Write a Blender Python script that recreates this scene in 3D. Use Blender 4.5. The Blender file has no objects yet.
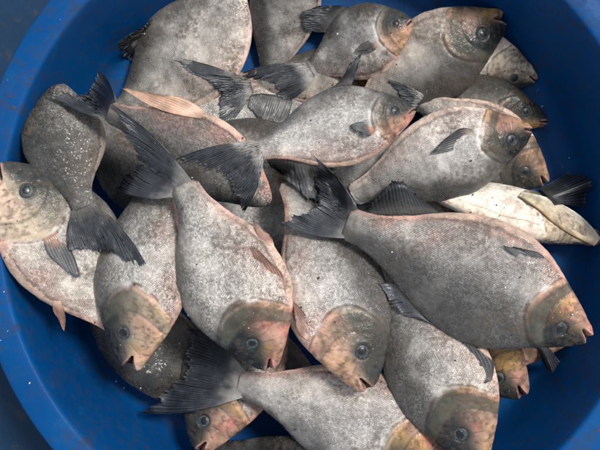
import bpy, math
import numpy as np
from mathutils import Vector

R = math.radians
sc = bpy.context.scene
COL = sc.collection

# ------------------------------------------------------------------ camera
ZC = 1.05                                  # camera height above the tub floor (m)
FPX = 950.0                                # focal length in photo pixels
cam = bpy.data.cameras.new('camera')
cam.sensor_width = 36.0
cam.lens = 36.0 * FPX / 600.0
cam.clip_start = 0.01
cam.clip_end = 100.0
camo = bpy.data.objects.new('camera', cam)
COL.objects.link(camo)
camo.location = (0, 0, ZC)
camo.rotation_euler = (0, 0, 0)
sc.camera = camo

# ------------------------------------------------------------------ light: soft daylight
SUN_EL, SUN_AZ = R(60), R(40)             # azimuth measured counter-clockwise from +x
world = bpy.data.worlds.new('World')
sc.world = world
world.use_nodes = True
nt = world.node_tree
nt.nodes.clear()
sky = nt.nodes.new('ShaderNodeTexSky')
sky.sky_type = 'NISHITA'
sky.sun_disc = False
sky.sun_elevation = SUN_EL
sky.sun_rotation = R(90) - SUN_AZ
hsv = nt.nodes.new('ShaderNodeHueSaturation')
hsv.inputs['Saturation'].default_value = 0.3
bg = nt.nodes.new('ShaderNodeBackground')
bg.inputs['Strength'].default_value = 0.08
wo = nt.nodes.new('ShaderNodeOutputWorld')
nt.links.new(sky.outputs[0], hsv.inputs['Color'])
nt.links.new(hsv.outputs[0], bg.inputs['Color'])
nt.links.new(bg.outputs[0], wo.inputs['Surface'])

sun = bpy.data.lights.new('sun', 'SUN')
sun.energy = 1.4
sun.angle = R(13)
sun.color = (1.0, 0.97, 0.93)
suno = bpy.data.objects.new('sun', sun)
COL.objects.link(suno)
sd = Vector((math.cos(SUN_EL) * math.cos(SUN_AZ), math.cos(SUN_EL) * math.sin(SUN_AZ), math.sin(SUN_EL)))
suno.rotation_euler = sd.to_track_quat('Z', 'Y').to_euler()
suno.location = (0, 0, 3)

sc.view_settings.view_transform = 'Standard'
sc.view_settings.look = 'None'
sc.view_settings.gamma = 1.0
sc.view_settings.use_curve_mapping = False
sc.view_settings.exposure = 1.55

# ------------------------------------------------------------------ helpers
rng = np.random.default_rng(11)


def sstep(a, b, x):
    t = np.clip((x - a) / (b - a), 0, 1)
    return t * t * (3 - 2 * t)


def lerp(a, b, t):
    return a + (b - a) * t


def mix(c, d, m):
    return c * (1 - m[..., None]) + np.asarray(d, float) * m[..., None]


LUT = rng.random((32, 32, 32))


def vnoise(p):
    """smooth value noise in 0..1 for points (...,3)"""
    i = np.floor(p).astype(int)
    f = p - i
    f = f * f * (3 - 2 * f)
    out = 0
    for a in (0, 1):
        for b in (0, 1):
            for c in (0, 1):
                w = (f[..., 0] if a else 1 - f[..., 0]) * (f[..., 1] if b else 1 - f[..., 1]) * (f[..., 2] if c else 1 - f[..., 2])
                out = out + w * LUT[(i[..., 0] + a) % 32, (i[..., 1] + b) % 32, (i[..., 2] + c) % 32]
    return out


def fbm(p, n=3):
    o, amp, tot = 0, 1.0, 0.0
    for k in range(n):
        o = o + amp * vnoise(p * 2 ** k + 7.3 * k)
        tot += amp
        amp *= 0.55
    return o / tot


def hermite(xs, ys, x):
    """Catmull-Rom style curve through (xs, ys)"""
    xs = np.asarray(xs, float)
    ys = np.asarray(ys, float)
    m = np.gradient(ys, xs)
    k = np.clip(np.searchsorted(xs, x, side='right') - 1, 0, len(xs) - 2)
    h = xs[k + 1] - xs[k]
    t = np.clip((x - xs[k]) / h, 0, 1)
    return ((2 * t**3 - 3 * t**2 + 1) * ys[k] + (t**3 - 2 * t**2 + t) * h * m[k]
            + (-2 * t**3 + 3 * t**2) * ys[k + 1] + (t**3 - t**2) * h * m[k + 1])


def mesh_obj(name, verts, faces, mat, parent=None, origin=(0, 0, 0), attrs=None, smooth=True):
    me = bpy.data.meshes.new(name)
    v = np.asarray(verts, float) - np.asarray(origin, float)
    me.from_pydata(v.tolist(), [], faces)
    if smooth:
        me.polygons.foreach_set('use_smooth', [True] * len(me.polygons))
    if attrs:
        for an, (ty, arr) in attrs.items():
            a = me.attributes.new(an, ty, 'POINT')
            key = 'color' if ty == 'FLOAT_COLOR' else ('vector' if ty == 'FLOAT_VECTOR' else 'value')
            a.data.foreach_set(key, np.asarray(arr, np.float32).ravel())
    me.materials.append(mat)
    me.update()
    o = bpy.data.objects.new(name, me)
    COL.objects.link(o)
    if parent is not None:
        o.parent = parent
    else:
        o.location = origin
    return o


def grid_faces(n, m, wrap=False):
    f = []
    mm = m if wrap else m - 1
    for i in range(n - 1):
        for j in range(mm):
            k = (j + 1) % m
            f.append((i * m + j, i * m + k, (i + 1) * m + k, (i + 1) * m + j))
    return f


def mpp(z):
    return (ZC - z) / FPX


def px(p, z):
    """photo pixel at height z -> world point"""
    p = np.asarray(p, float)
    return np.stack([(p[..., 0] - 300) * mpp(z), (225 - p[..., 1]) * mpp(z), z + 0 * p[..., 0]], -1)


# ------------------------------------------------------------------ materials
class NT:
    def __init__(self, name):
        self.m = bpy.data.materials.new(name)
        self.m.use_nodes = True
        self.t = self.m.node_tree
        self.t.nodes.clear()

    def n(self, ty, **kw):
        o = self.t.nodes.new(ty)
        for k, v in kw.items():
            setattr(o, k, v)
        return o

    def l(self, a, b):
        self.t.links.new(a, b)

    def math(self, op, a, b=None, c=None, clamp=False):
        o = self.n('ShaderNodeMath', operation=op)
        o.use_clamp = clamp
        for i, x in enumerate((a, b, c)):
            if x is None:
                continue
            if isinstance(x, (int, float)):
                o.inputs[i].default_value = x
            else:
                self.l(x, o.inputs[i])
        return o.outputs[0]

    def mixc(self, f, a, b, blend='MIX'):
        o = self.n('ShaderNodeMix', data_type='RGBA', blend_type=blend)
        for s, x in ((o.inputs[0], f), (o.inputs[6], a), (o.inputs[7], b)):
            if isinstance(x, (int, float)):
                s.default_value = x
            elif isinstance(x, tuple):
                s.default_value = x if len(x) == 4 else x + (1,)
            else:
                self.l(x, s)
        return o.outputs[2]

    def ramp(self, f, stops):
        o = self.n('ShaderNodeValToRGB')
        el = o.color_ramp.elements
        while len(el) < len(stops):
            el.new(0.5)
        for e, (p, c) in zip(el, stops):
            e.position = p
            e.color = (c, c, c, 1) if isinstance(c, (int, float)) else c + (1,)
        self.l(f, o.inputs[0])
        return o.outputs[0]

    def noise(self, vec, scale, detail=3, rough=0.55):
        o = self.n('ShaderNodeTexNoise')
        o.inputs['Scale'].default_value = scale
        o.inputs['Detail'].default_value = detail
        o.inputs['Roughness'].default_value = rough
        self.l(vec, o.inputs['Vector'])
        return o.outputs[0]

    def out(self, bsdf):
        o = self.n('ShaderNodeOutputMaterial')
        self.l(bsdf, o.inputs[0])
        return self.m


def skin_material():
    g = NT('wet_scaled_fish_skin')
    colr = g.n('ShaderNodeAttribute', attribute_name='tint')
    suv = g.n('ShaderNodeAttribute', attribute_name='suv')        # u, v in millimetres, z = scale mask
    sep = g.n('ShaderNodeSeparateXYZ')
    g.l(suv.outputs['Vector'], sep.inputs[0])
    tc = g.n('ShaderNodeTexCoord')
    P = tc.outputs['Object']
    wob = g.noise(P, 60, 1)
    wobm = g.math('MULTIPLY', g.math('SUBTRACT', wob, 0.5), 2.6)
    u = g.math('ADD', g.math('DIVIDE', sep.outputs[0], 2.05), wobm)
    v = g.math('ADD', g.math('DIVIDE', sep.outputs[1], 1.55), g.math('MULTIPLY', wobm, 0.7))
    row = g.math('FLOOR', v)
    off = g.math('MULTIPLY', g.math('MODULO', g.math('ADD', row, 1000.0), 2.0), 0.5)
    y = g.math('SUBTRACT', g.math('SUBTRACT', v, row), 0.5)
    y2 = g.math('MULTIPLY', g.math('MULTIPLY', y, y), 2.0)
    uu = g.math('ADD', g.math('ADD', u, off), y2)
    cell = g.math('FLOOR', uu)
    saw = g.math('SUBTRACT', uu, cell)
    edge = g.math('MULTIPLY', g.math('ABSOLUTE', y), 2.0)
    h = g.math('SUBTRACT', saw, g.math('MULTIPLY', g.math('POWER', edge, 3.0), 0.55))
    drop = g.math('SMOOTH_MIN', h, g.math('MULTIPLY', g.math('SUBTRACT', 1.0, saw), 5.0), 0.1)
    mask = sep.outputs[2]
    cv = g.n('ShaderNodeCombineXYZ')
    g.l(cell, cv.inputs[0])
    g.l(row, cv.inputs[1])
    wn = g.n('ShaderNodeTexWhiteNoise', noise_dimensions='2D')
    g.l(cv.outputs[0], wn.inputs['Vector'])
    rnd = wn.outputs['Value']
    # scale shading: pale scale centre, darker root where the scale tucks under its neighbour
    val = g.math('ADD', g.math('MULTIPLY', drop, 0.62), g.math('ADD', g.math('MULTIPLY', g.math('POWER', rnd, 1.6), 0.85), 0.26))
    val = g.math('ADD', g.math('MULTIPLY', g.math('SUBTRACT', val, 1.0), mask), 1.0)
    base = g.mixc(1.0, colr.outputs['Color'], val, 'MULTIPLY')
    # slime / dirt smears and fine speckle that lie on the skin
    n1 = g.noise(P, 28, 5, 0.65)
    n2 = g.noise(P, 240, 3, 0.6)
    n3 = g.noise(P, 75, 4, 0.7)
    smear = g.math('MULTIPLY', g.ramp(n1, [(0.51, 0.0), (0.62, 1.0)]), g.ramp(n2, [(0.44, 0.0), (0.58, 1.0)]))
    base = g.mixc(g.math('MULTIPLY', smear, 0.62), base, (0.085, 0.06, 0.038))
    spk = g.ramp(n3, [(0.66, 0.0), (0.71, 1.0)])
    base = g.mixc(g.math('MULTIPLY', spk, 0.45), base, (0.075, 0.055, 0.04))
    pale = g.ramp(g.noise(P, 420, 2, 0.5), [(0.70, 0.0), (0.76, 1.0)])
    base = g.mixc(g.math('MULTIPLY', pale, 0.35), base, (0.55, 0.52, 0.48))
    b1 = g.n('ShaderNodeBump')
    b1.inputs['Strength'].default_value = 0.95
    b1.inputs['Distance'].default_value = 0.0009
    g.l(g.math('MULTIPLY', g.math('MULTIPLY', drop, g.math('ADD', g.math('MULTIPLY', rnd, 1.6), 0.3)), mask), b1.inputs['Height'])
    b2 = g.n('ShaderNodeBump')
    b2.inputs['Strength'].default_value = 0.45
    b2.inputs['Distance'].default_value = 0.0016
    vo = g.n('ShaderNodeTexVoronoi', feature='DISTANCE_TO_EDGE')
    vo.inputs['Scale'].default_value = 150
    wv = g.n('ShaderNodeVectorMath', operation='ADD')
    nv = g.n('ShaderNodeTexNoise')
    nv.inputs['Scale'].default_value = 70
    g.l(P, nv.inputs['Vector'])
    sv_ = g.n('ShaderNodeVectorMath', operation='SCALE')
    sv_.inputs['Scale'].default_value = 0.02
    g.l(nv.outputs['Color'], sv_.inputs[0])
    g.l(P, wv.inputs[0])
    g.l(sv_.outputs[0], wv.inputs[1])
    g.l(wv.outputs[0], vo.inputs['Vector'])
    vein = g.math('MULTIPLY', g.ramp(vo.outputs['Distance'], [(0.0, 0.0), (0.12, 1.0)]), g.math('SUBTRACT', 1.0, mask, clamp=True))
    g.l(g.math('ADD', g.math('ADD', g.noise(P, 190, 4, 0.6), g.math('MULTIPLY', g.noise(P, 50, 2), 2.0)), g.math('MULTIPLY', vein, 0.14)), b2.inputs['Height'])
    g.l(b1.outputs[0], b2.inputs['Normal'])
    pb = g.n('ShaderNodeBsdfPrincipled')
    g.l(base, pb.inputs['Base Color'])
    rough = g.math('ADD', g.math('MULTIPLY', n1, 0.24), g.math('ADD', g.math('MULTIPLY', rnd, 0.2), 0.06))
    g.l(rough, pb.inputs['Roughness'])
    g.l(g.math('ADD', g.math('MULTIPLY', mask, 0.26), 0.13), pb.inputs['Specular IOR Level'])
    pb.inputs['Subsurface Weight'].default_value = 0.0
    pb.inputs['Subsurface Radius'].default_value = (0.004, 0.002, 0.0012)
    pb.inputs['Subsurface Scale'].default_value = 1.0
    g.l(g.math('ADD', g.math('MULTIPLY', mask, 0.13), 0.05), pb.inputs['Coat Weight'])
    pb.inputs['Coat Roughness'].default_value = 0.10
    g.l(b2.outputs[0], pb.inputs['Normal'])
    g.l(b2.outputs[0], pb.inputs['Coat Normal'])
    return g.out(pb.outputs[0])


def fin_material():
    g = NT('wet_fin_membrane')
    colr = g.n('ShaderNodeAttribute', attribute_name='tint')
    tc = g.n('ShaderNodeTexCoord')
    P = tc.outputs['Object']
    n1 = g.noise(P, 90, 4, 0.6)
    base = g.mixc(1.0, colr.outputs['Color'], g.ramp(n1, [(0.3, 0.6), (0.7, 1.35)]), 'MULTIPLY')
    pale = g.ramp(g.noise(P, 380, 2, 0.5), [(0.70, 0.0), (0.77, 1.0)])
    base = g.mixc(g.math('MULTIPLY', pale, 0.3), base, (0.4, 0.38, 0.36))
    b = g.n('ShaderNodeBump')
    b.inputs['Strength'].default_value = 0.4
    b.inputs['Distance'].default_value = 0.0008
    g.l(g.noise(P, 260, 3), b.inputs['Height'])
    pb = g.n('ShaderNodeBsdfPrincipled')
    g.l(base, pb.inputs['Base Color'])
    pb.inputs['Roughness'].default_value = 0.5
    pb.inputs['Specular IOR Level'].default_value = 0.35
    pb.inputs['Coat Weight'].default_value = 0.1
    pb.inputs['Coat Roughness'].default_value = 0.2
    g.l(b.outputs[0], pb.inputs['Normal'])
    return g.out(pb.outputs[0])


def eye_material(name, rough, spec):
    g = NT(name)
    colr = g.n('ShaderNodeAttribute', attribute_name='tint')
    tc = g.n('ShaderNodeTexCoord')
    n1 = g.noise(tc.outputs['Object'], 300, 3, 0.6)
    base = g.mixc(1.0, colr.outputs['Color'], g.ramp(n1, [(0.3, 0.65), (0.7, 1.3)]), 'MULTIPLY')
    pb = g.n('ShaderNodeBsdfPrincipled')
    g.l(base, pb.inputs['Base Color'])
    pb.inputs['Roughness'].default_value = rough
    pb.inputs['Specular IOR Level'].default_value = spec
    pb.inputs['Coat Weight'].default_value = 0.04
    pb.inputs['Coat Roughness'].default_value = 0.2
    return g.out(pb.outputs[0])


def tub_material():
    g = NT('scuffed_blue_plastic')
    tc = g.n('ShaderNodeTexCoord')
    P = tc.outputs['Object']
    big = g.noise(P, 5, 3)
    blue = g.mixc(g.ramp(big, [(0.3, 0.0), (0.7, 1.0)]), (0.0004, 0.034, 0.125), (0.0005, 0.054, 0.185))
    # scratches and pale scuffs
    sc_ = g.noise(P, 34, 6, 0.75)
    blue = g.mixc(g.math('MULTIPLY', g.ramp(sc_, [(0.55, 0.0), (0.75, 1.0)]), 0.35), blue, (0.008, 0.085, 0.20))
    # brown dirt film in patches, and crumbs
    film = g.math('MULTIPLY', g.ramp(g.noise(P, 9, 4, 0.6), [(0.36, 0.0), (0.60, 1.0)]),
                  g.ramp(g.noise(P, 80, 5, 0.7), [(0.47, 0.0), (0.62, 1.0)]))
    blue = g.mixc(g.math('MULTIPLY', film, 0.5), blue, (0.03, 0.026, 0.018))
    crumb = g.ramp(g.noise(P, 190, 3, 0.65), [(0.63, 0.0), (0.665, 1.0)])
    blue = g.mixc(g.math('MULTIPLY', crumb, 0.75), blue, (0.035, 0.026, 0.016))
    b = g.n('ShaderNodeBump')
    b.inputs['Strength'].default_value = 0.3
    b.inputs['Distance'].default_value = 0.002
    g.l(g.math('ADD', g.noise(P, 40, 4), g.math('MULTIPLY', crumb, 0.12)), b.inputs['Height'])
    pb = g.n('ShaderNodeBsdfPrincipled')
    g.l(blue, pb.inputs['Base Color'])
    g.l(g.math('ADD', g.math('MULTIPLY', film, 0.3), g.math('ADD', g.math('MULTIPLY', sc_, 0.2), 0.33)), pb.inputs['Roughness'])
    pb.inputs['Specular IOR Level'].default_value = 0.08
    g.l(b.outputs[0], pb.inputs['Normal'])
    return g.out(pb.outputs[0])


def crumb_material(name, c, r):
    g = NT(name)
    tc = g.n('ShaderNodeTexCoord')
    n1 = g.noise(tc.outputs['Object'], 400, 3)
    base = g.mixc(g.ramp(n1, [(0.3, 0.0), (0.7, 1.0)]), tuple(x * 0.6 for x in c), c)
    pb = g.n('ShaderNodeBsdfPrincipled')
    g.l(base, pb.inputs['Base Color'])
    pb.inputs['Roughness'].default_value = r
    return g.out(pb.outputs[0])


def tarp_material():
    g = NT('dirty_dark_blue_sheet')
    tc = g.n('ShaderNodeTexCoord')
    P = tc.outputs['Object']
    c = g.mixc(g.ramp(g.noise(P, 6, 4), [(0.3, 0.0), (0.7, 1.0)]), (0.001, 0.016, 0.042), (0.0015, 0.024, 0.062))
    c = g.mixc(g.math('MULTIPLY', g.ramp(g.noise(P, 60, 5, 0.7), [(0.54, 0.0), (0.66, 1.0)]), 0.4), c, (0.045, 0.038, 0.026))
    b = g.n('ShaderNodeBump')
    b.inputs['Strength'].default_value = 0.4
    b.inputs['Distance'].default_value = 0.003
    g.l(g.noise(P, 30, 4), b.inputs['Height'])
    pb = g.n('ShaderNodeBsdfPrincipled')
    g.l(c, pb.inputs['Base Color'])
    pb.inputs['Roughness'].default_value = 0.6
    pb.inputs['Specular IOR Level'].default_value = 0.2
    g.l(b.outputs[0], pb.inputs['Normal'])
    return g.out(pb.outputs[0])


M_SKIN = skin_material()
M_FIN = fin_material()
M_EYE = eye_material('cloudy_fish_eye', 0.4, 0.3)
M_PUPIL = eye_material('dark_pupil', 0.3, 0.3)
M_TUB = tub_material()
M_GROUND = tarp_material()

# ------------------------------------------------------------------ setting: ground and tub
CX, CY = 0.0255, 0.002                       # tub centre


def lathe(profile, n=160):
    a = np.linspace(0, 2 * np.pi, n, endpoint=False)
    pr = np.asarray(profile, float)
    v = np.stack([np.outer(pr[:, 0], np.cos(a)), np.outer(pr[:, 0], np.sin(a)), np.repeat(pr[:, 1:2], n, 1)], -1)
    return v.reshape(-1, 3), grid_faces(len(pr), n, True)


def rounded(pts, k=3):
    """chaikin corner cutting"""
    p = np.asarray(pts, float)
    for _ in range(k):
        q = [p[0]]
        for a, b in zip(p[:-1], p[1:]):
            q += [a * .75 + b * .25, a * .25 + b * .75]
        q.append(p[-1])
        p = np.array(q)
    return p


TUB_IN = rounded([(0.0, 0.0), (0.12, 0.0), (0.25, 0.0), (0.274, 0.002), (0.285, 0.02), (0.300, 0.090), (0.3045, 0.128), (0.3062, 0.1335),
                  (0.310, 0.1348), (0.320, 0.1352), (0.330, 0.1345), (0.3348, 0.1328), (0.3362, 0.127), (0.3365, 0.116)])
TUB_OUT = rounded([(0.3365, 0.116), (0.3325, 0.116), (0.332, 0.126), (0.327, 0.1297), (0.313, 0.1300),
                   (0.309, 0.128), (0.304, 0.090), (0.290, 0.004), (0.275, -0.004), (0.12, -0.004), (0.0, -0.004)])
TUB_IN = TUB_IN * [1.026, 1.0]
TUB_OUT = TUB_OUT * [1.026, 1.0]
tv, tf = lathe(np.vstack([TUB_IN, TUB_OUT[1:]]))
tub = mesh_obj('fish_tub', tv, tf, M_TUB, None, (0, 0, 0))
tub.location = (CX, CY, 0)
tub['label'] = 'round blue plastic tub with a flat paler rim, holding the heap of fish'
tub['category'] = 'tub'

gv = [(-3, -3, -0.0045), (3, -3, -0.0045), (3, 3, -0.0045), (-3, 3, -0.0045)]
gr = mesh_obj('ground', gv, [(0, 1, 2, 3)], M_GROUND)
gr['kind'] = 'structure'

# height map of everything already lying in the tub
HC, HX, HN = 0.0025, 0.42, 336
HM = np.zeros((HN, HN))
_gx = -HX + HC * (np.arange(HN) + 0.5)
_r = np.hypot(_gx[:, None] - CX, _gx[None, :] - CY)
HM[:] = np.interp(_r, TUB_IN[:, 0], TUB_IN[:, 1])


def hidx(p):
    return (np.clip(((p[..., 0] + HX) / HC).astype(int), 0, HN - 1), np.clip(((p[..., 1] + HX) / HC).astype(int), 0, HN - 1))


def hblur(k=2):
    """smoothed height map for soft fins to lie on"""
    h = HM.copy()
    for _ in range(k):
        m = h.copy()
        for dx in (-1, 0, 1):
            for dy in (-1, 0, 1):
                m = np.maximum(m, np.roll(np.roll(h, dx, 0), dy, 1) - 0.001 * (abs(dx) + abs(dy)))
        h = m
    for _ in range(3):
        h = (h + np.roll(h, 1, 0) + np.roll(h, -1, 0) + np.roll(h, 1, 1) + np.roll(h, -1, 1)) / 5
    return np.maximum(h, HM * 0.5 + h * 0.5)


# ------------------------------------------------------------------ fish
PS = [0, .012, .03, .06, .1, .16, .23, .3, .4, .5, .6, .7, .8, .9, 1.0]
P_D = [0, .038, .060, .086, .112, .145, .180, .207, .229, .226, .200, .158, .108, .071, .060]
P_V = [0, .040, .064, .093, .122, .160, .196, .222, .243, .240, .216, .172, .117, .076, .062]
P_W = [0, .022, .034, .047, .059, .072, .081, .086, .088, .083, .072, .057, .042, .028, .004]
_ps = np.sqrt(np.array(PS))


class Fish:
    def __init__(self, spec):
        self.__dict__.update(dict(depth=1.0, thick=1.0, roll=0.0, roll2=None, gape=0.06, tone=1.0, dark=0.0, pink=0.5, orange=0.4,
                                  plain=False, fins={}, tail=None, tail_len=0.27, eyes=1, tol=0.010, lift=0.0, slope=None, curv=None,
                                  eye_on=True, hi=True, eye_tint=(0.036, 0.043, 0.047), warm=0.0, headdark=0.5, back=.5, hs=1.0, snout=.92, scaly=1.0, pale=0.0))
        self.__dict__.update(spec)
        if self.roll2 is None:
            self.roll2 = self.roll
        self.zc = np.array([0.04, 0.0, 0.0])            # z(s) = z0 + z1*(s-.5) + z2*(s-.5)^2
        self.seed = rng.random(3) * 20

    # spine ---------------------------------------------------------
    def solve_spine(self):
        S, P = np.array(self.S, float), np.array(self.P, float)
        Mi = np.array(self.M, float) if getattr(self, 'M', None) is not None else (S + P) / 2
        n = 61
        t = np.linspace(0, 1, n)
        tm = np.hypot(*(Mi - S)) / (np.hypot(*(Mi - S)) + np.hypot(*(P - Mi)))
        B = (Mi - (1 - tm) ** 2 * S - tm ** 2 * P) / (2 * tm * (1 - tm))
        q = ((1 - t) ** 2)[:, None] * S + (2 * t * (1 - t))[:, None] * B + (t ** 2)[:, None] * P
        d = np.r_[0, np.cumsum(np.hypot(*np.diff(q, axis=0).T))]
        s = d / d[-1]
        self.ss = np.linspace(-0.1, 1.4, 151)
        qi = np.stack([np.interp(self.ss, s, q[:, k]) for k in (0, 1)], -1)
        for sel, a, b in ((self.ss < 0, 0, 2), (self.ss > 1, -1, -3)):
            dirv = (q[a] - q[b]) / abs(s[a] - s[b])
            off = np.where(self.ss < 0, -self.ss, self.ss - 1)[sel]
            qi[sel] = q[a] + off[:, None] * dirv
        sc_ = np.clip(self.ss, 0, 1)
        z = self.zc[0] + self.zc[1] * (self.ss - .5) + self.zc[2] * (sc_ - .5) ** 2
        self.Cp = np.stack([(qi[:, 0] - 300) * mpp(z), (225 - qi[:, 1]) * mpp(z), z], -1)
        self.L = d[-1] * mpp(self.zc[0])
        T = np.gradient(self.Cp, axis=0)
        T /= np.linalg.norm(T, axis=1, keepdims=True)
        up = np.array([0, 0, 1.0])
        D0 = np.cross(up, T)
        D0 /= np.linalg.norm(D0, axis=1, keepdims=True)
        hint = np.array([self.dorsal[0], -self.dorsal[1], 0.0])
        self.sg = 1.0 if (D0[40:100] @ hint).mean() > 0 else -1.0
        D0 *= self.sg
        U = np.cross(T, D0)
        U *= np.sign(U[:, 2:3])
        ro = np.radians(lerp(self.roll, self.roll2, np.clip(self.ss, 0, 1)))[:, None]
        self.Dv = D0 * np.cos(ro) + U * np.sin(ro)
        self.Wv = U * np.cos(ro) - D0 * np.sin(ro)
        self.Tv = T

    def world(self, s, t, w):
        """fish coordinates (s fraction, t and w in metres) -> world"""
        f = np.clip((s + 0.1) / 0.01, 0, 149.999)
        i = f.astype(int)
        f = (f - i)[..., None]
        g = lambda A: A[i] * (1 - f) + A[i + 1] * f
        return g(self.Cp) + g(self.Dv) * t[..., None] + g(self.Wv) * w[..., None]

    def prof(self, s):
        q = np.sqrt(np.clip(s, 0, 1))
        k = self.L * lerp(self.snout, 1.0, sstep(0, .36, np.asarray(s)))
        k = k * (1 - .25 * sstep(.975, 1.0, np.asarray(s)))
        return (np.maximum(hermite(_ps, P_D, q), 0) * k * self.depth, np.maximum(hermite(_ps, P_V, q), 0) * k * self.depth,
                np.maximum(hermite(_ps, P_W, q), 0) * k * self.thick)

    def surf(self, s, t):
        """half thickness at (s, t)"""
        hd, hv, th = self.prof(s)
        tt = np.clip(np.where(t > 0, t / np.maximum(hd, 1e-6), t / np.maximum(hv, 1e-6)), -1, 1)
        return th * np.sqrt(np.maximum(1 - tt * tt, 0)) ** 1.05

    def raw(self, ns, nphi, s=None):
        if s is None:
            s = np.linspace(0.02, 1, ns)
        ph = np.linspace(-np.pi, np.pi, nphi, endpoint=False)
        Sg, F = np.meshgrid(s, ph, indexing='ij')
        hd, hv, th = self.prof(Sg)
        sn, cs = np.sin(F), np.cos(F)
        t = np.where(sn > 0, hd, hv) * sn
        w = th * np.sign(cs) * np.abs(cs) ** 1.05
        return Sg, F, t, w

    def drape(self):
        if self.slope is not None:
            self.zc[1] = self.slope
        for it in range(8):
            self.solve_spine()
            Sg, F, t, w = self.raw(29, 28)
            p = self.world(Sg, t, w)
            zf = self.zc[0] + self.zc[1] * (Sg - .5) + self.zc[2] * (Sg - .5) ** 2
            hx = HM[hidx(p)]
            need = (hx - p[..., 2] + zf).max(1) - self.tol          # lowest allowed spine height per ring
            s1 = Sg[:, 0] - .5
            best = None
            wt = (self.prof(Sg[:, 0])[0])
            wt = wt / wt.sum()
            sl = np.linspace(-0.04, 0.04, 17) if self.slope is None else [self.slope]
            for a in sl:
                for c in ((-0.03, -0.015, 0, 0.015, 0.03) if self.curv is None else (self.curv,)):
                    sh = a * s1 + c * s1 * s1
                    z0 = (need - sh).max()
                    cost = ((z0 + sh) * wt).sum() + 0.05 * abs(c) + 0.02 * abs(a)
                    if best is None or cost < best[0]:
                        best = (cost, z0, a, c)
            self.zc = 0.5 * self.zc * (it < 7) + (1 - 0.5 * (it < 7)) * np.array([best[1] + self.lift, best[2], best[3]])
        self.solve_spine()

    # body mesh -------------------------------------------------------
    def build(self):
        L = self.L
        nh, nb, nphi = (132, 72, 140) if self.hi else (46, 60, 72)
        s = np.r_[np.linspace(0.015, 0.44 ** (1 / 1.4), nh) ** 1.4, np.linspace(0.44, 1.0, nb + 1)[1:]]
        Sg, F, t, w = self.raw(None, nphi, s)
        hd, hv, th = self.prof(Sg)
        cs = np.cos(F)
        side = np.sign(cs)
        y = t / L / self.depth
        tn = np.where(t > 0, t / hd, t / hv)
        q = np.stack([Sg * L * 1000, t * 1000, w * 1000], -1) / 1000.0
        n_lo = fbm(q * 45 + self.seed, 2)
        n_md = fbm(q * 120 + self.seed + 3, 3)
        n_hi = fbm(q * 420 + self.seed + 5, 2)
        wob = (n_md - .5) * 0.02
        hs = self.hs
        S0 = Sg                                                    # along the whole fish
        Sg = Sg / hs                                               # along the head
        y = y / (0.5 + 0.5 * hs)
        # gill cover outline and bones of the cheek
        s_op = 0.365 - np.where(y > -.01, 5.6, 3.8) * (y + .01) ** 2 + wob * .5
        d_op = (Sg - s_op) * L * 0.9 * hs                                # metres behind the gill cover edge
        s_pr = 0.255 - 4.0 * (y + .02) ** 2 + wob * .4
        d_pr = (Sg - s_pr) * L * hs
        ingill = (np.abs(tn) < 0.97)
        face = np.sqrt(np.abs(cs))
        mmk = L / 0.23
        disp = np.zeros_like(Sg)
        disp += 0.0013 * mmk * sstep(0.0006, -0.0004, d_op) * sstep(.05, .22, Sg) * (y > -.19) * (y < .17)
        disp -= 0.0006 * mmk * np.exp(-((d_op - 0.0014) / 0.0012) ** 2) * (y < .13)
        disp += 0.0005 * mmk * sstep(0.0006, -0.0006, d_pr) * sstep(-0.03, -0.001, d_pr) * (y < .09) * sstep(.35, .6, n_lo + .1)
        disp -= 0.0005 * mmk * np.exp(-((d_pr - 0.001) / 0.0014) ** 2) * (y < .09) * sstep(.35, .6, n_lo + .1)
        # eye socket
        se, ye, re = 0.165, 0.014, 0.035
        self.se, self.ye, self.re = se * hs, ye * (.5 + .5 * hs), re * (.25 + .75 * hs)
        de = np.hypot(S0 - self.se, (t / L / self.depth - self.ye) * self.depth) / self.re
        disp += 0.0004 * mmk * np.exp(-((de - 1.20) / 0.18) ** 2)
        disp -= 0.0016 * mmk * sstep(1.1, 0.7, de)
        # cheek plates under and behind the eye
        ang = np.arctan2(y - ye, Sg - se)
        plate = np.exp(-((np.mod(ang * 3.2 + .8, 2.0) - 1.0) / .10) ** 2) * sstep(1.3, 1.6, de) * sstep(3.3, 2.6, de) * (y < ye + .01)
        disp -= 0.0007 * mmk * plate
        # nostrils
        dn = np.hypot(Sg - .085, y - .052) / .010
        disp -= 0.0016 * mmk * np.exp(-dn ** 2)
        if self.plain:
            disp *= 0
        # lumpy relief
        disp += ((fbm(q * 26 + self.seed + 21, 2) - .5) * 0.0055 + (n_lo - .5) * 0.0026) * sstep(.2, .4, S0) + (n_md - .5) * 0.0014
        # belly keel with a crease beside it
        kz = sstep(.30, .38, S0) * sstep(.80, .66, S0)
        crease = np.exp(-((tn + .865 + (n_md - .5) * .05) / .022) ** 2) * kz
        disp -= 0.0018 * mmk * crease
        disp += 0.0012 * mmk * np.exp(-((tn + .94) / .05) ** 2) * kz
        w2 = w + side * disp * face
        t2 = t + (n_md - .5) * 0.0016 * np.sin(F)
        # mouth
        ym = 0.004 - 0.45 * Sg
        xm = 0.058 + 0.03 * self.gape
        sig = 0.0042 + 0.016 * self.gape * sstep(xm, 0, Sg)
        mo = np.exp(-((y - ym) / sig) ** 2) * sstep(xm, xm * .72, Sg)
        lip = (np.exp(-((np.abs(y - ym) - sig * 1.55 - .006) / 0.0085) ** 2)) * sstep(xm * 1.15, xm * .5, Sg)
        if self.plain:
            mo, lip = mo * 0, lip * 0
        op = self.gape * 0.028 * L * sstep(xm, 0.0, Sg)
        t2 = t2 + np.where(y > ym, 0.45, -1.0) * op * sstep(0, sig * 1.4, np.abs(y - ym))
        w2 = w2 * (1 - 0.72 * mo) + side * lip * 0.0018 * mmk
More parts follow.
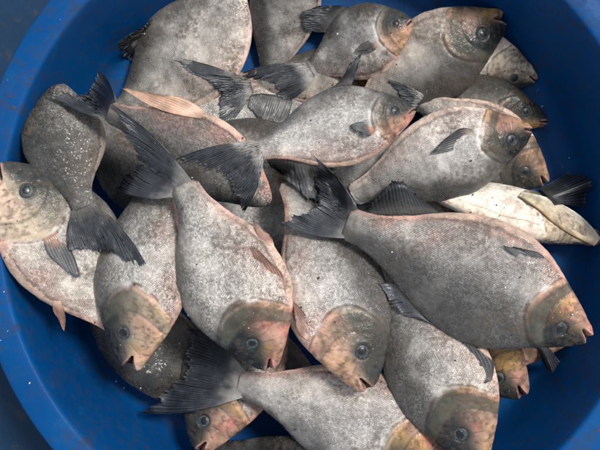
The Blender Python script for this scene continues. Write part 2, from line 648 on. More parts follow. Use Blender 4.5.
        ds = mo * (0.010 + .040 * self.gape) - lip * .003 + self.gape * .030 * np.exp(-((y - ym) / (sig * 2.2 + .012)) ** 2) * sstep(.05, 0, Sg) - 0.006 * sstep(.05, .0, Sg) * (y < ym - .01) * (1 + self.gape)
        p = self.world(S0 + ds, t2, w2)
        Sg = S0
        self.pgrid = p
        # colouring ---------------------------------------------------
        dk = self.dark
        tnn = tn + (n_lo - .5) * .5
        warm = np.array([1 + .10 * self.warm, 1.0, 1 - .16 * self.warm])
        silver = np.array([.45, .425, .395]) * self.tone * warm
        c = np.zeros(Sg.shape + (3,)) + silver
        c = mix(c, np.array([.57, .50, .445]) * self.tone * warm, sstep(-.05, -.75, tnn) * (1 - dk * .8))
        c = mix(c, (.026, .027, .028), sstep(.42 - .5 * self.back - dk * .7, 1.02 - .36 * self.back - dk * .3, tnn) * (0.80 + .15 * dk))
        c = mix(c, (.026, .027, .025), np.full(Sg.shape, .88 * dk))
        c = mix(c, (.45, .22, .17), sstep(.45, .75, n_lo) * sstep(.1, -.9, tn) * .65 * self.pink)
        c = mix(c, (.52, .25, .18), sstep(-.70, -1.0, tnn) * .75 * self.pink)
        c = mix(c, (.52, .38, .29), sstep(-.86, -.92, tn) * kz * (.25 + .6 * self.pink) * (1 - .6 * dk))
        c = mix(c, (.07, .045, .035), crease * .55)
        c = mix(c, (.10, .085, .07), sstep(.50, .66, n_md) * .24)
        c = mix(c, (.13, .125, .12), sstep(.44, .66, fbm(q * 22 + self.seed + 12, 3)) * .34)
        c = c * (0.72 + .56 * n_hi)[..., None]
        # peduncle darker
        c = mix(c, (.045, .044, .044), sstep(.84, 1.0, Sg) * .6)
        if not self.plain:
            top_ = sstep(.05, .55, tn)
            hm = sstep(0.0030 + .012 * top_ + (n_md - .5) * .008, -0.0030 - .008 * top_ + (n_md - .5) * .008, d_op)
            hc = np.zeros_like(c) + np.array([.115, .114, .098]) * (1 - .55 * dk)
            low = sstep(.10, -.62, tn + (n_lo - .5) * .7)
            hc = mix(hc, (.50, .27, .185), low * (.22 + .55 * self.pink) * (1 - .5 * dk))
            hc = mix(hc, (.48, .28, .10), sstep(.38, .68, n_lo) * sstep(.5, -.4, tn) * self.orange)
            hc = mix(hc, (.48, .17, .14), sstep(.46, .72, fbm(q * 60 + self.seed + 9, 2)) * sstep(.3, -.5, tn) * self.pink * .75)
            hc = mix(hc, (.020, .023, .025), sstep(-.22 - .38 * self.headdark, .26, tn + (n_md - .5) * .6 + (n_lo - .5) * .4) * np.minimum(.70 + .30 * self.headdark, 1))
            hc = mix(hc, (.024, .027, .030), np.exp(-((de - .8) / .55) ** 2) * np.minimum(.60 + .3 * self.headdark, 1))
            # oval of the gill cover: grey centre, pale rim
            rim = np.exp(-((d_op + 0.0034 + (n_lo - .5) * .006) / 0.0020) ** 2) * sstep(.3, .6, n_md + .12) * (np.abs(tn) < .9)
            hc = mix(hc, (.50, .37, .26), rim * max(.55 - .28 * self.headdark, .15) * sstep(.75, .1, tn))
            ctr = sstep(-.0045, -.0075, d_op) * sstep(-.002, .003, d_pr)
            hc = mix(hc, (.075, .076, .060), ctr * (.15 + .6 * self.headdark))
            hc = mix(hc, (.60, .51, .39), sstep(.45, -.45, tn + (n_md - .5) * .6) * self.pale)
            hc = mix(hc, (.05, .045, .04), np.exp(-((d_pr - .001) / .0014) ** 2) * .45 * (y < .09))
            hc = mix(hc, (.05, .04, .035), plate * .5)
            hc = mix(hc, (.46, .27, .24), lip * .75)
            hc = hc * (0.16 + 1.15 * n_md + .25 * n_hi)[..., None]
            hc = mix(hc, (.06, .045, .035), sstep(.56, .68, fbm(q * 260 + self.seed + 15, 2)) * .5)
            hc = mix(hc, (.03, .012, .010), sstep(.35, .8, mo))
            hc = mix(hc, (.02, .02, .02), np.exp(-dn ** 2) * .8)
            c = mix(c, hc, hm)
            c = mix(c, (.06, .035, .028), np.exp(-((d_op - 0.0012) / 0.0011) ** 2) * .8 * sstep(.30, .55, n_md + (n_lo - .5) * .3) * ingill * (y < .13))
            smask = sstep(0.001, 0.006 + .006 * top_, d_op)
        else:
            smask = np.ones_like(Sg)
        smask = smask * sstep(1.0, .90, Sg) * self.scaly * (0.55 + .45 * sstep(.3, .55, n_lo)) * sstep(-1.0, -.85, tn)
        c = np.clip(c, 0.004, .8)
        # scale coordinates in mm
        dphi = np.sqrt(np.diff(t, axis=1, prepend=t[:, -1:]) ** 2 + np.diff(w, axis=1, prepend=w[:, -1:]) ** 2)
        arc = np.zeros_like(t)
        mid = nphi // 2                                            # phi = 0: upper flank
        arc[:, mid:] = np.cumsum(dphi[:, mid:], 1) - dphi[:, mid:mid + 1]
        arc[:, :mid] = -(np.cumsum(dphi[:, :mid + 1][:, ::-1], 1)[:, 1:] - 0)[:, ::-1] + 0
        scl = np.interp(L, [.1, .25], [1.35, 1.0])
        suv = np.stack([Sg * L * 1000 * scl, arc * 1000 * scl, smask], -1)
        verts = p.reshape(-1, 3)
        faces = grid_faces(len(s), nphi, True)
        if self.sg < 0:
            faces = [f[::-1] for f in faces]
        n0 = len(verts)
        verts = np.vstack([verts, p[0].mean(0)[None], p[-1].mean(0)[None]])
        for j in range(nphi):
            k = (j + 1) % nphi
            a, b = (k, j) if self.sg > 0 else (j, k)
            faces.append((a, b, n0))
            e = (len(s) - 1) * nphi
            faces.append((e + b, e + a, n0 + 1))
        colr = np.concatenate([c, np.ones(Sg.shape + (1,))], -1).reshape(-1, 4)
        colr = np.vstack([colr, colr[:1], colr[-1:]])
        sv = suv.reshape(-1, 3)
        sv = np.vstack([sv, sv[:1], sv[-1:]])
        self.center = self.Cp[60].copy()
        self.root = mesh_obj('fish', verts, faces, M_SKIN, None, self.center,
                             {'tint': ('FLOAT_COLOR', colr), 'suv': ('FLOAT_VECTOR', sv)})
        self.root['label'] = self.label
        self.root['category'] = 'fish'
        self.root['group'] = 'fish heaped in the tub'
        self.hb = hblur()
        if self.eye_on and not self.plain:
            self.make_eye(1)
            if self.eyes == 2:
                self.make_eye(-1)
        self.make_tail()
        self.make_fins()
        # enter this body in the height map
        ii = hidx(p)
        np.maximum.at(HM, ii, p[..., 2])
        self.hb = hblur(1)
        for o in getattr(self, 'plates', []):
            self.make_plate(**o)

    def make_plate(self, name, base, tip, dz=(0.001, 0.004), n=14, **kw):
        """a flap or loose fin resting on the body: photo points of its root and its margin, heights above what lies below"""
        a = np.linspace(0, 1, n)
        out = []
        for pts, h in ((base, dz[0]), (tip, dz[1])):
            q = np.array(pts, float)
            tx = np.linspace(0, 1, len(q))
            q = np.stack([hermite(tx, q[:, k], a) for k in (0, 1)], -1)
            z = np.full(n, self.zc[0])
            for _ in range(3):
                w_ = np.stack([(q[:, 0] - 300) * mpp(z), (225 - q[:, 1]) * mpp(z), z], -1)
                z = self.hb[hidx(w_)] + h
            z = np.convolve(np.r_[z[0], z, z[-1]], [.25, .5, .25], 'valid')
            out.append(np.stack([(q[:, 0] - 300) * mpp(z), (225 - q[:, 1]) * mpp(z), z], -1))
        kw.setdefault('drape', 0.0)
        return self.fin(name, out[0], out[1], **kw)

    def make_eye(self, sd):
        L = self.L
        s0, t0 = np.array([self.se]), np.array([self.ye * L * self.depth])
        e = 0.02
        f = lambda ds, dt: self.world(s0 + ds, t0 + dt * L, sd * self.surf(s0 + ds, t0 + dt * L))[0]
        c0 = f(0, 0)
        ax = f(e, 0) - f(-e, 0)
        ay = f(0, e) - f(0, -e)
        ax /= np.linalg.norm(ax)
        n = np.cross(ax, ay)
        n /= np.linalg.norm(n)
        n *= np.sign(n @ self.Wv[20]) * sd
        ay = np.cross(n, ax)
        r = self.re * L
        nr, na = 12, 36
        rr = np.linspace(0, 1, nr)
        a = np.linspace(0, 2 * np.pi, na, endpoint=False)
        RR, AA = np.meshgrid(rr, a, indexing='ij')
        hgt = (np.sqrt(np.maximum(1 - (RR * .96) ** 2, 0)) * .40 - .25) * r
        pt = c0 + (RR * np.cos(AA))[..., None] * ax * r + (RR * np.sin(AA))[..., None] * ay * r + hgt[..., None] * n
        nn = fbm(np.stack([np.cos(AA) * 3, np.sin(AA) * 3, RR * 2], -1) + self.seed, 2)
        tint = np.array(self.eye_tint) * rng.uniform(.5, 1.25)
        c = np.zeros(RR.shape + (3,)) + tint
        c = mix(c, (.15, .15, .13), np.exp(-((RR - .66) / .07) ** 2) * (.05 + .25 * sstep(.45, .6, nn)))
        c = mix(c, (.02, .022, .025), sstep(.80, .96, RR))
        c = c * (.6 + .8 * nn)[..., None]
        colr = np.concatenate([c, np.ones(RR.shape + (1,))], -1).reshape(-1, 4)
        fc = grid_faces(nr, na, True)
        ey = mesh_obj('eye', pt.reshape(-1, 3), fc, M_EYE, self.root, self.center, {'tint': ('FLOAT_COLOR', colr)})
        po = rng.uniform(-.12, .12, 2)
        RP = RR * (.52 + .06 * np.sin(AA * 2 + self.seed[0]))
        hg = (np.sqrt(np.maximum(1 - (RP * .96) ** 2, 0)) * .40 - .25 + .035 * np.sqrt(np.maximum(1 - RR ** 2, 0)) - .012 * (RR > .97)) * r
        pt = c0 + ((RP * np.cos(AA) * 1.0 + po[0])[..., None]) * ax * r + (RP * np.sin(AA) + po[1])[..., None] * ay * r + hg[..., None] * n
        c = np.zeros(RR.shape + (3,)) + np.array([.010, .011, .013])
        colr = np.concatenate([c, np.ones(RR.shape + (1,))], -1).reshape(-1, 4)
        mesh_obj('pupil', pt.reshape(-1, 3), fc, M_PUPIL, ey, self.center, {'tint': ('FLOAT_COLOR', colr)})

    # fins ------------------------------------------------------------
    def fin(self, name, base, tip, bow=0.0, rag=.10, notch=.05, rays_col=(.048, .052, .060), mem=(.012, .014, .019), base_col=None,
            drape=0.85, splits=2, rows=12, sub=3, lift=0.0012, side=None, ridge=0.00030, tipcol=None, jitter=.10):
        n = len(base)
        a = np.linspace(0, n - 1, (n - 1) * sub + 1)
        i = np.clip(a.astype(int), 0, n - 2)
        f = a - i
        g = lambda A: A[i] * (1 - f)[:, None] + A[i + 1] * f[:, None]
        b, tp = g(base), g(tip)
        fr = np.cos(2 * np.pi * f)                                   # 1 on a ray, -1 between
        rl = 1 - rag * rng.random(n) ** 1.5
        ln = rl[i] * (1 - f) + rl[i + 1] * f - notch * (1 - fr) / 2
        r = np.linspace(0, 1, rows)
        Rr = r[None, :] * ln[:, None]
        P = b[:, None] + (tp - b)[:, None] * Rr[..., None]
        # rays curve slightly
        mid = (tp - b).mean(0)
        perp = (base[-1] - base[0]) + (tip[-1] - tip[0])
        perp = perp - mid * (perp @ mid) / max(mid @ mid, 1e-12)
        perp /= max(np.linalg.norm(perp), 1e-9)
        ac = (a / (n - 1) - .5) * 2
        P = P + (np.sin(np.pi * Rr) * ac[:, None] * bow * np.linalg.norm(mid))[..., None] * perp
        jit = (fbm(np.stack([a * .35, a * 0 + self.seed[0], a * 0], -1), 2) - .5)
        P = P + (jit[:, None] * Rr ** 1.5 * np.linalg.norm(mid) * jitter)[..., None] * perp
        if drape > 0:
            hh = self.hb[hidx(P)]
            wz = sstep(0.0, 0.8, Rr) * drape
            z = P[..., 2]
            z0 = z.copy()
            z = z * (1 - wz) + np.minimum(z, hh + .003) * wz
            P[..., 2] = np.maximum(z, np.minimum(hh + lift, z + 0.05))
            P[..., :2] *= ((ZC - P[..., 2]) / (ZC - z0))[..., None]
        und = (fbm(np.stack([Rr * 2.2, (a[:, None] + 0 * Rr) * .22, 0 * Rr + self.seed[1]], -1), 2) - .5) * 0.006 * Rr
        P[..., 2] += und
        du = np.gradient(P, axis=0)
        dv = np.gradient(P, axis=1)
        N = np.cross(du, dv)
        N /= np.maximum(np.linalg.norm(N, axis=-1, keepdims=True), 1e-12)
        if (N[..., 2].mean() if side is None else (N @ side).mean()) < 0:
            N = -N
        tk = 0.00025 + 0.0011 * (1 - r)[None, :] ** 3
        rd = ridge * fr[:, None] * (1.1 - .5 * r)[None, :]
        top = P + N * (tk + rd)[..., None]
        bot = P - N * tk[..., None]
        m, k = P.shape[:2]
        cut = np.zeros((m - 1, k - 1), bool)
        for _ in range(splits):
            cc = rng.integers(1, max(2, n - 2)) * sub + sub // 2
            cut[min(cc, m - 2), int(k * rng.uniform(.45, .75)):] = True
        vid = lambda x, y, o: o * m * k + x * k + y
        faces = []
        for x in range(m - 1):
            for y in range(k - 1):
                if cut[x, y]:
                    continue
                faces.append((vid(x, y, 0), vid(x + 1, y, 0), vid(x + 1, y + 1, 0), vid(x, y + 1, 0)))
                faces.append((vid(x, y, 1), vid(x, y + 1, 1), vid(x + 1, y + 1, 1), vid(x + 1, y, 1)))
        ring = [(x, 0) for x in range(m)] + [(m - 1, y) for y in range(1, k)] + [(x, k - 1) for x in range(m - 2, -1, -1)] + [(0, y) for y in range(k - 2, 0, -1)]
        for (x0, y0), (x1, y1) in zip(ring, ring[1:] + ring[:1]):
            if y0 == y1 == k - 1 and cut[min(x0, x1), k - 2]:
                continue
            faces.append((vid(x0, y0, 0), vid(x1, y1, 0), vid(x1, y1, 1), vid(x0, y0, 1)))
        nz = fbm(P * 160 + self.seed, 3)
        c = np.zeros(P.shape) + np.array(mem)
        c = mix(c, rays_col, sstep(-.1, .9, fr)[:, None] * (1 - .35 * r)[None, :])
        if base_col is not None:
            c = mix(c, base_col, sstep(.40, 0.12, Rr + (nz - .5) * .35))
        if tipcol is not None:
            c = mix(c, tipcol, sstep(.80, .97, Rr + (nz - .5) * .4) * .8)
        c = c * (.55 + .9 * nz)[..., None]
        cc = np.concatenate([c, np.ones(P.shape[:2] + (1,))], -1).reshape(-1, 4)
        return mesh_obj(name, np.vstack([top.reshape(-1, 3), bot.reshape(-1, 3)]), faces, M_FIN, self.root, self.center,
                        {'tint': ('FLOAT_COLOR', np.vstack([cc, cc]))})

    def make_tail(self):
        if self.tail is False:
            return
        L = self.L
        n = 40
        hd, hv, th = self.prof(np.array([1.0]))
        a = np.linspace(0, 1, n)
        tt = lerp(hd[0] * .96, -hv[0] * .96, a)
        base = self.world(0.955 + 0 * a, tt, 0 * a)
        pc = self.world(np.array([1.0]), np.array([0.0]), np.array([0.0]))[0]
        if self.tail:
            tD, tV = (px(q, pc[2]) for q in self.tail)
        else:
            tl = self.tail_len * L
            tD = self.world(np.array([1 + self.tail_len]), np.array([.20 * L]), np.array([0.0]))[0]
            tV = self.world(np.array([1 + self.tail_len]), np.array([-.20 * L]), np.array([0.0]))[0]
        nk = getattr(self, 'tnotch', .50)
        no = pc + ((tD - pc) + (tV - pc)) * .5 * (nk + .12)
        x = np.abs(a - .5) * 2
        e = x ** 1.5
        tip = np.where((a < .5)[:, None], no + (tD - no) * e[:, None], no + (tV - no) * e[:, None])
        bc = (np.array([.44, .415, .388]) * .36 * self.tone + .02) * (1 - .75 * self.dark)
        self.fin('tail_fin', base, tip, bow=getattr(self, 'tbow', .10), rag=.10, notch=.04, base_col=bc, splits=getattr(self, 'tsplit', 8), rows=18, sub=3,
                 drape=getattr(self, 'tdrape', .85), ridge=.00028)

    def make_fins(self):
        L = self.L
        one = lambda *q: [np.array(x, float) for x in q]
        for kind, o in self.fins.items():
            o = dict(o)
            if kind in ('dorsal', 'anal'):
                dflt = dict(s0=.46, s1=.66, h=.19, sweep=.6, drape=.85, col=None) if kind == 'dorsal' else dict(s0=.70, s1=.95, h=.13, sweep=.5, drape=.85, col=None)
                dflt.update(o)
                o = dflt
                n = o.get('n', 20)
                a = np.linspace(0, 1, n)
                s = lerp(o['s0'], o['s1'], a)
                hd, hv, th = self.prof(s)
                sg = 1 if kind == 'dorsal' else -1
                tb = (hd if sg > 0 else -hv) * .97
                if 'tips' in o:
                    zb = self.world(s, tb, 0 * s)[:, 2].mean()
                    tq = np.array(o['tips'], float)                  # photo points along the fin's margin, front to back
                    tx = np.linspace(0, 1, len(tq))
                    tip = px(np.stack([hermite(tx, tq[:, k], a) for k in (0, 1)], -1), zb)
                else:
                    hgt = o['h'] * L * (np.sin(np.pi * (a * .80 + .16)) ** .7) * (1 - .35 * a)
                    tip = self.world(s + o['sweep'] * hgt / L, tb + sg * hgt, 0 * s)
                base = self.world(s, tb, 0 * s)
                self.fin(kind + '_fin', base, tip, bow=.03, rag=o.get('rag', .14), notch=o.get('notch', .06), drape=o['drape'],
                         splits=o.get('splits', 3), base_col=o.get('base', (.06, .057, .054)), rows=12,
                         mem=o.get('mem', (.013, .015, .019)), rays_col=o.get('ray', (.048, .050, .055)))
            else:
                dflt = dict(s=.38, t=-.55, len=.17, ang=-22, wid=.026, spread=2, off=-.0015, toff=.005) if kind == 'pectoral' else \
                    dict(s=.47, t=-.86, len=.13, ang=-10, wid=.020, spread=-2, off=-.0015, toff=.003)
                dflt.update(o)
                o = dflt
                n = 9
                a = np.linspace(0, 1, n)
                hd, hv, th = self.prof(np.array([o['s']]))
                t0 = o['t'] * (hv[0] if o['t'] < 0 else hd[0])
                an = R(o['ang'])
                an_i = an + np.radians(lerp(o['spread'], -o['spread'], a)) * .5
                bs = np.full(n, o['s']) + 0 * a
                bt = t0 + lerp(.5, -.5, a) * o['wid'] * L
                ln = o['len'] * L * (1 - .45 * a ** 1.6)
                rows = 12
                # build in fish coordinates so that the fin lies on the flank
                ts, tt = bs + np.cos(an_i) * ln / L, bt + np.sin(an_i) * ln
                if 'tip' in o:
                    zb = self.world(bs[:1], bt[:1], self.surf(bs[:1], bt[:1]))[0, 2]
                    base = self.world(bs, bt, self.surf(bs, bt) + o['off'])
                    tc_ = px(np.array(o['tip'], float), zb + o['toff'])
                    bc_ = base.mean(0)
                    dr = tc_ - bc_
                    pr = np.cross(dr, [0, 0, 1.0])
                    pr /= np.linalg.norm(pr)
                    if (base[0] - base[-1]) @ pr < 0:
                        pr = -pr
                    tip = bc_ + dr * (1 - .35 * a ** 1.5)[:, None] + pr * (lerp(.5, -.5, a) * o['wid'] * L * o.get('flare', .8))[:, None]
                else:
                    base = self.world(bs, bt, self.surf(bs, bt) + o['off'])
                    tip = self.world(ts, tt, self.surf(ts, tt) + o['toff'])
                self.fin(kind + '_fin', base, tip, bow=o.get('bow', .20), rag=.08, notch=.03, jitter=.02, drape=o.get('drape', 0.0), splits=0, rows=rows, side=self.Wv[60],
                         mem=o.get('mem', (.03, .03, .034)), rays_col=o.get('ray', (.10, .095, .09)), base_col=o.get('base', (.28, .14, .09)))


ORANGE = dict(mem=(.14, .075, .055), ray=(.28, .16, .12), base=(.46, .31, .24), bow=.12)
FISH = [
    # ---- fish at the bottom of the heap, seen only in the gaps between the others
    dict(id='B3', label='greyish fish deep in the heap, showing between the tails near the upper middle', S=(130, 150), P=(350, 100), dorsal=(0, 1), tail=False, hi=False, tone=.9, plain=True),
    dict(id='B4', label='fish deep in the heap, glimpsed behind the raised anal fin of the big top fish', S=(480, 250), P=(300, 190), dorsal=(0, 1), tail=False, hi=False, plain=True),
    dict(id='B5', label='fish deep in the heap, glimpsed in the gap between the two lowered heads', S=(320, 390), P=(165, 325), dorsal=(0, 1), tail=False, hi=False, tone=.9, plain=True, dark=.8),
    dict(id='B8', label='fish deep in the heap, glimpsed in the middle between the two head-down fish', S=(170, 195), P=(350, 240), dorsal=(0, 1), tail=False, hi=False, plain=True, tone=1.1),
    dict(id='B9', label='dark fish deep in the heap at the left, glimpsed beside the olive fish', S=(185, 225), P=(75, 105), dorsal=(-1, 0), tail=False, hi=False, plain=True, tone=.9, dark=.6),
    dict(id='B10', label='fish deep in the heap, glimpsed between the red-cheeked fish and the big black tail', S=(440, 165), P=(285, 175), dorsal=(0, 1), tail=False, hi=False, plain=True, tone=1.1),
    # ---- lowest layer
    dict(id='F11', label='dark fish at the lower left edge of the heap, only its blackish back showing', S=(84, 270), M=(150, 344), P=(246, 424), dorsal=(-1, 1), roll=28, plain=True, depth=.85,
         dark=.75, tone=.8, pink=.2, tail=False),
    dict(id='F25', label='dark wet back of a fish cut off by the bottom edge, below the orange-cheeked head', S=(372, 490), P=(204, 446), dorsal=(0, -1), roll=30,
         dark=.95, tone=.7, tail=False, plain=True),
    dict(id='F12', hs=.88, label='fish head with orange cheek peeking out under a dark tail at bottom left', S=(200, 452), M=(230, 370), P=(290, 260), dorsal=(-1, -.2), roll=-12,
         back=1.1, pink=.8, orange=.8, dark=.35, gape=0.24, tail=False, eye_tint=(.05, .06, .07)),
    dict(id='F09', pale=.6, hs=1.05, back=.1, label='pale pinkish white fish against the left wall of the tub, mouth cut off', S=(-5, 166), M=(60, 236), P=(140, 345), dorsal=(1, -.5), roll=-14,
         depth=1.05, tone=1.45, pink=1.0, orange=.5, headdark=0.5, warm=0.30, gape=0.21, tail=False,
         fins=dict(pectoral=dict(s=.36, t=-.10, len=.26, ang=-12, wid=.05, bow=.10), pelvic=dict(s=.62, t=-.8, len=.16, ang=-25, **ORANGE))),
    dict(id='F10', pale=.30, hs=1.12, label='fish with pale orange head and open whitish mouth beside the pale fish at left', S=(130, 370), M=(138, 290), P=(165, 160), dorsal=(-1, 0), roll=-16,
         headdark=.9, pink=.7, orange=.75, gape=0.56, dark=.12, tail=False, eye_tint=(.045, .05, .055)),
    dict(id='F08', label='dark olive fish at upper left, its bluish black tail pointing down', S=(60, 84), M=(64, 146), P=(84, 207), dorsal=(-1, 0), roll=12,
         depth=1.38, dark=.8, tone=.9, warm=0.42, pink=.1, plain=True, tail=((72, 252), (150, 272)), tnotch=.72),
    dict(id='F07', plain=True, label='dark grey fish at the top edge between two silvery fish', S=(298, -60), P=(267, 86), dorsal=(-1, 0), roll=8, depth=1.0, dark=.35, tone=1.15, tail=False, pink=.2),
    dict(id='F06', plain=True, label='large silvery fish at top left running out of the top edge', S=(238, -10), M=(192, 48), P=(116, 118), dorsal=(-1, -1), roll=-5, depth=1.28, snout=1.1,
         tone=1.3, pink=.4, dark=.0, tail=False, warm=0.18,
         fins=dict(dorsal=dict(s0=.46, s1=.66, tips=[(154, 20), (116, 46), (140, 68)]))),
    dict(id='F05', label='fish under the top fish, its ragged black tail spread over the silvery body at left', S=(392, 74), M=(320, 76), P=(245, 88), dorsal=(0, -1), roll=-6,
         depth=.85, pink=.6, orange=.9, warm=0.36, tail=((170, 58), (212, 138)), tnotch=.35,
         fins=dict(anal=dict(s0=.70, s1=.97, tips=[(285, 125), (262, 122), (248, 108)], mem=(.05, .05, .05)))),
    dict(id='F24', pale=.95, scaly=.4, back=.0, label='whitish yellow fish head behind the open-mouthed fish at top right', S=(536, 80), M=(470, 62), P=(400, 48), slope=0, curv=0, dorsal=(-.2, 1), roll=-24,
         tone=1.6, pink=.3, orange=.7, headdark=.05, warm=0.48, tail=False),
    dict(id='F22', label='brownish fish back behind the right hand fish, below the whitish head', S=(547, 122), M=(480, 102), P=(400, 92), slope=0, curv=0, dorsal=(.2, -1), roll=10, depth=.8,
         dark=.4, warm=0.60, tail=False, orange=.6),
    dict(id='F18', pale=.6, hs=1.2, back=0, label='fish turned belly up at the right, white throat and yellowish jaw', S=(600, 240), M=(530, 214), P=(405, 185), dorsal=(.25, -1), roll=-58, eye_on=False,
         tone=1.75, scaly=.35, pink=.15, orange=.45, headdark=0.0, warm=.45, depth=.82, thick=1.1, snout=.8, tail=False,
         plates=[dict(name='pectoral_fin', base=[(540, 190), (556, 204)], tip=[(570, 172), (593, 180), (584, 206)], dz=(.003, .003), splits=1, base_col=(.03, .03, .03)),
                 dict(name='gill_cover', base=[(522, 193), (548, 199), (578, 215), (601, 238)], tip=[(519, 196), (538, 209), (562, 229), (594, 246)], dz=(-.0015, .003), mem=(.47, .40, .28), rays_col=(.50, .43, .31),
                      ridge=.0001, rag=.02, notch=.0, splits=0, base_col=(.52, .47, .38), tipcol=(.33, .20, .10), jitter=.03)]),
    dict(id='F17', label='fish hidden under the big top fish, only its pale belly strip showing', S=(580, 328), M=(492, 320), P=(380, 300), dorsal=(0, -1), roll=-12, tone=1.5, pink=.3, warm=0.30,
         tail=False, plates=[dict(name='pectoral_fin', base=[(536, 345), (548, 347)], tip=[(544, 366), (552, 374), (560, 362)], dz=(.002, .004), n=10, splits=1)]),
    dict(id='F16', label='dark faced fish head with orange brow poking out at the lower right', S=(524, 396), M=(470, 345), P=(370, 280), dorsal=(-.6, 1), roll=-16,
         dark=.35, orange=1.0, pink=.4, gape=0.24, tail=False),
    dict(id='F27', label='greyish fish body showing just below the belly of the red-cheeked fish', S=(335, 175), P=(160, 140), dorsal=(0, -1), roll=0, tone=1.0, warm=0.30, tail=False, hi=False),
    # ---- middle layer
    dict(id='F28', label='dark fish under the spread black tail at left, with a pinkish belly ridge', S=(268, 204), M=(190, 150), P=(108, 112), dorsal=(-.5, 1), roll=-24, depth=1.0,
         dark=.6, pink=.9, orange=.5, plain=True, tail=((48, 92), (98, 70)), fins=dict(pelvic=dict(s=.55, t=-.93, len=.42, ang=6, wid=.03, mem=(.34, .20, .13), ray=(.45, .28, .19), base=(.48, .32, .24), bow=.09))),  # the pelvic entry here is a stand-in shape for the pink belly ridge
    dict(id='F13', hs=.9, back=.2, label='silver fish along the bottom with a purplish black tail, head cut off by the frame', S=(448, 470), M=(330, 412), P=(238, 384), dorsal=(-.3, 1), roll=-4,
         depth=1.02, tone=1.15, pink=.8, orange=.9, headdark=.1, tail=((138, 412), (186, 326)), tnotch=.6, tsplit=1),
    dict(id='F15', hs=1.08, back=1.2, label='silver fish at the lower right, dark head pointing down to the bottom edge', S=(478, 466), M=(440, 378), P=(375, 268), slope=.0, curv=0, dorsal=(-1, .3), roll=-10,
         depth=1.0, pink=.5, orange=.8, headdark=1.15, warm=0.12, tail=False, fins=dict(pelvic=dict(s=.34, t=-.80, len=.25, ang=-2, wid=.03, base=(.06, .05, .05)))),
    dict(id='F23', tone=1.2, back=1.3, label='dark silvery fish at top right with its mouth wide open', S=(506, 18), M=(446, 52), P=(352, 128), slope=.0, curv=0, dorsal=(.5, 1), roll=-6,
         dark=.22, pink=.3, orange=.8, headdark=0.9, gape=0.49, warm=0.36, tail=False),
    dict(id='F21', tdrape=.3, back=.5, label='pale fish on the right with its small dark head under the right hand fish', S=(546, 184), M=(480, 138), P=(414, 98), dorsal=(-.6, 1), roll=-12,
         tone=1.35, pink=.5, warm=0.24, headdark=.9, dark=.05, gape=0.24, tail=((398, 106), (384, 79))),
    dict(id='F14', pale=.1, hs=1.05, back=1.05, label='fish in the middle foreground with pink cheek and purplish lip, head down', S=(368, 390), M=(338, 298), P=(290, 180), dorsal=(1, -.2), roll=-6,
         tone=1.15, pink=1.0, orange=.35, headdark=.35, gape=0.24, tail=False,
         fins=dict(pectoral=dict(s=.30, t=-.8, len=.18, ang=-12, **ORANGE))),
    dict(id='F20', hs=.8, snout=.9, back=.85, label='silver fish on the right above the big top fish, head at the tub wall', S=(531, 130), M=(455, 154), P=(352, 196), dorsal=(.3, 1), roll=-8,
         tone=1.5, pink=.4, headdark=1.1, dark=.0, tail=False,
         fins=dict(pectoral=dict(s=.31, t=-.35, len=.24, ang=-2, wid=.04, bow=.12, base=(.2, .15, .1)), anal=dict(s0=.72, s1=.97, tips=[(396, 165), (372, 168), (358, 182)], mem=(.045, .045, .045)))),
    # ---- top layer
    dict(id='F04', hs=.8, back=.2, label='silvery pink fish at the top centre, black tail pointing down left', S=(412, 22), M=(365, 40), P=(307, 73), dorsal=(-.5, -1), roll=-4,
         depth=1.38, tone=1.45, pink=.9, orange=.3, headdark=.3, tail=((237, 74), (280, 103)), tail_len=.4, tnotch=.6,
         fins=dict(dorsal=dict(s0=.45, s1=.70, tips=[(318, 6), (298, 14), (303, 28)]), pectoral=dict(s=.32, t=-.25, len=.2, ang=-4, wid=.035))),
    dict(id='F03', hs=.76, back=.1, label='silver fish in the upper middle facing right, with red cheek and raised black dorsal fin', S=(414, 110), M=(332, 128), P=(254, 151), dorsal=(0, -1), roll=4,
         depth=1.02, tone=1.25, pink=1.0, orange=.2, headdark=.35, tail=((176, 160), (243, 214)), tnotch=.55,
         fins=dict(dorsal=dict(s0=.34, s1=.46, tips=[(362, 50), (350, 64), (342, 84)], drape=.3),
                   pectoral=dict(s=.28, t=-.30, len=.17, ang=10, wid=.028),
                   anal=dict(s0=.62, s1=.97, tips=[(334, 190), (318, 206), (285, 180), (262, 160)], rag=.14, notch=.06, n=22, mem=(.05, .05, .05)))),
    dict(id='F02', hs=1.05, back=.3, label='large silver fish left of the middle, head down with a torn black tail', S=(270, 369), M=(224, 268), P=(183, 184), dorsal=(-1, .3), roll=-6,
         depth=1.16, tone=1.12, pink=.8, orange=.7, headdark=1.0, warm=0.12, gape=0.21, tail=((110, 186), (104, 100)), tnotch=.45, eye_tint=(.045, .075, .08),
         fins=dict(pectoral=dict(s=.36, t=-.78, len=.25, ang=3, wid=.035, **ORANGE), pelvic=dict(s=.54, t=-.94, len=.17, ang=4, **ORANGE))),
    dict(id='F01', tdrape=.4, hs=.76, snout=.80, back=1.5, label='big dark silver fish lying on top at the right, black tail towards the middle', S=(589, 338), M=(466, 276), P=(346, 223), slope=.0, curv=-.01, dorsal=(-.4, 1), roll=-8,
         tone=1.0, pink=.9, dark=.16, orange=.7, headdark=1.15, gape=0.21, tail=((277, 222), (313, 156)), tnotch=.42,
         fins=dict(dorsal=dict(s0=.50, s1=.74, tips=[(432, 322), (398, 312), (378, 284)], mem=(.05, .055, .065)),
                   anal=dict(s0=.70, s1=.93, tips=[(420, 198), (396, 177), (366, 208)]),
                   pelvic=dict(s=.28, t=-.80, len=.18, ang=-3, wid=.03, bow=.08, base=(.08, .06, .06)))),
]
for k, spec in enumerate(FISH):
    fs = Fish(spec)
    fs.drape()
    fs.build()

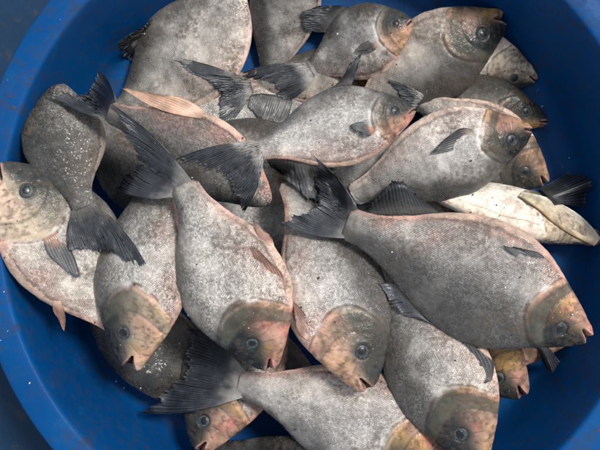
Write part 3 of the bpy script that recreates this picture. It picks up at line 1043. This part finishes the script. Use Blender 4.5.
# ------------------------------------------------------------------ loose crumbs of mud, scales and grit
def debris(name, n, size, mat, label, seed):
    r_ = np.random.default_rng(seed)
    V, F = [], []
    hx_ = HM
    for k in range(n):
        a, rr = r_.uniform(0, 2 * math.pi), 0.343 * math.sqrt(r_.uniform(0.02, 1.0))
        x, y = CX + rr * math.cos(a), CY + rr * math.sin(a)
        i, j = hidx(np.array([x, y, 0.0]))
        nb = [hx_[i + 1, j], hx_[i - 1, j], hx_[i, j + 1], hx_[i, j - 1]]
        if max(nb) - min(nb) > 0.006:
            continue
        if math.hypot(x - CX, y - CY) < 0.30 and hx_[i, j] > 0.03 and r_.random() < .6:
            continue
        nrm = Vector((-(nb[0] - nb[1]) / (2 * HC), -(nb[2] - nb[3]) / (2 * HC), 1)).normalized()
        t1 = nrm.orthogonal().normalized()
        t2 = nrm.cross(t1)
        sz = size * min(r_.lognormal(0, .40), 1.7)
        el = r_.uniform(.35, 1)
        o = len(V)
        c = Vector((x, y, hx_[i, j] + 0.0002))
        m = 7
        an = r_.uniform(0, 6.28)
        for q in range(m):
            th = an + q * 2 * math.pi / m
            w = sz * r_.uniform(.6, 1.1)
            V.append(c + t1 * (math.cos(th) * w) + t2 * (math.sin(th) * w * el))
        V.append(c + nrm * (sz * .45))
        F += [(o + q, o + (q + 1) % m, o + m) for q in range(m)]
    ob = mesh_obj(name, [tuple(v) for v in V], F, mat)
    ob['kind'] = 'stuff'
    ob['label'] = label
    ob['category'] = 'debris'


debris('mud_crumbs', 520, 0.0011, crumb_material('brown_mud', (0.05, 0.035, 0.022), 0.8), 'tiny brown mud crumbs scattered over the tub and fish', 3)
debris('loose_scales', 300, 0.0008, crumb_material('pale_loose_scale', (0.55, 0.53, 0.50), 0.3), 'tiny pale loose scales and grit scattered over the tub and fish', 4)
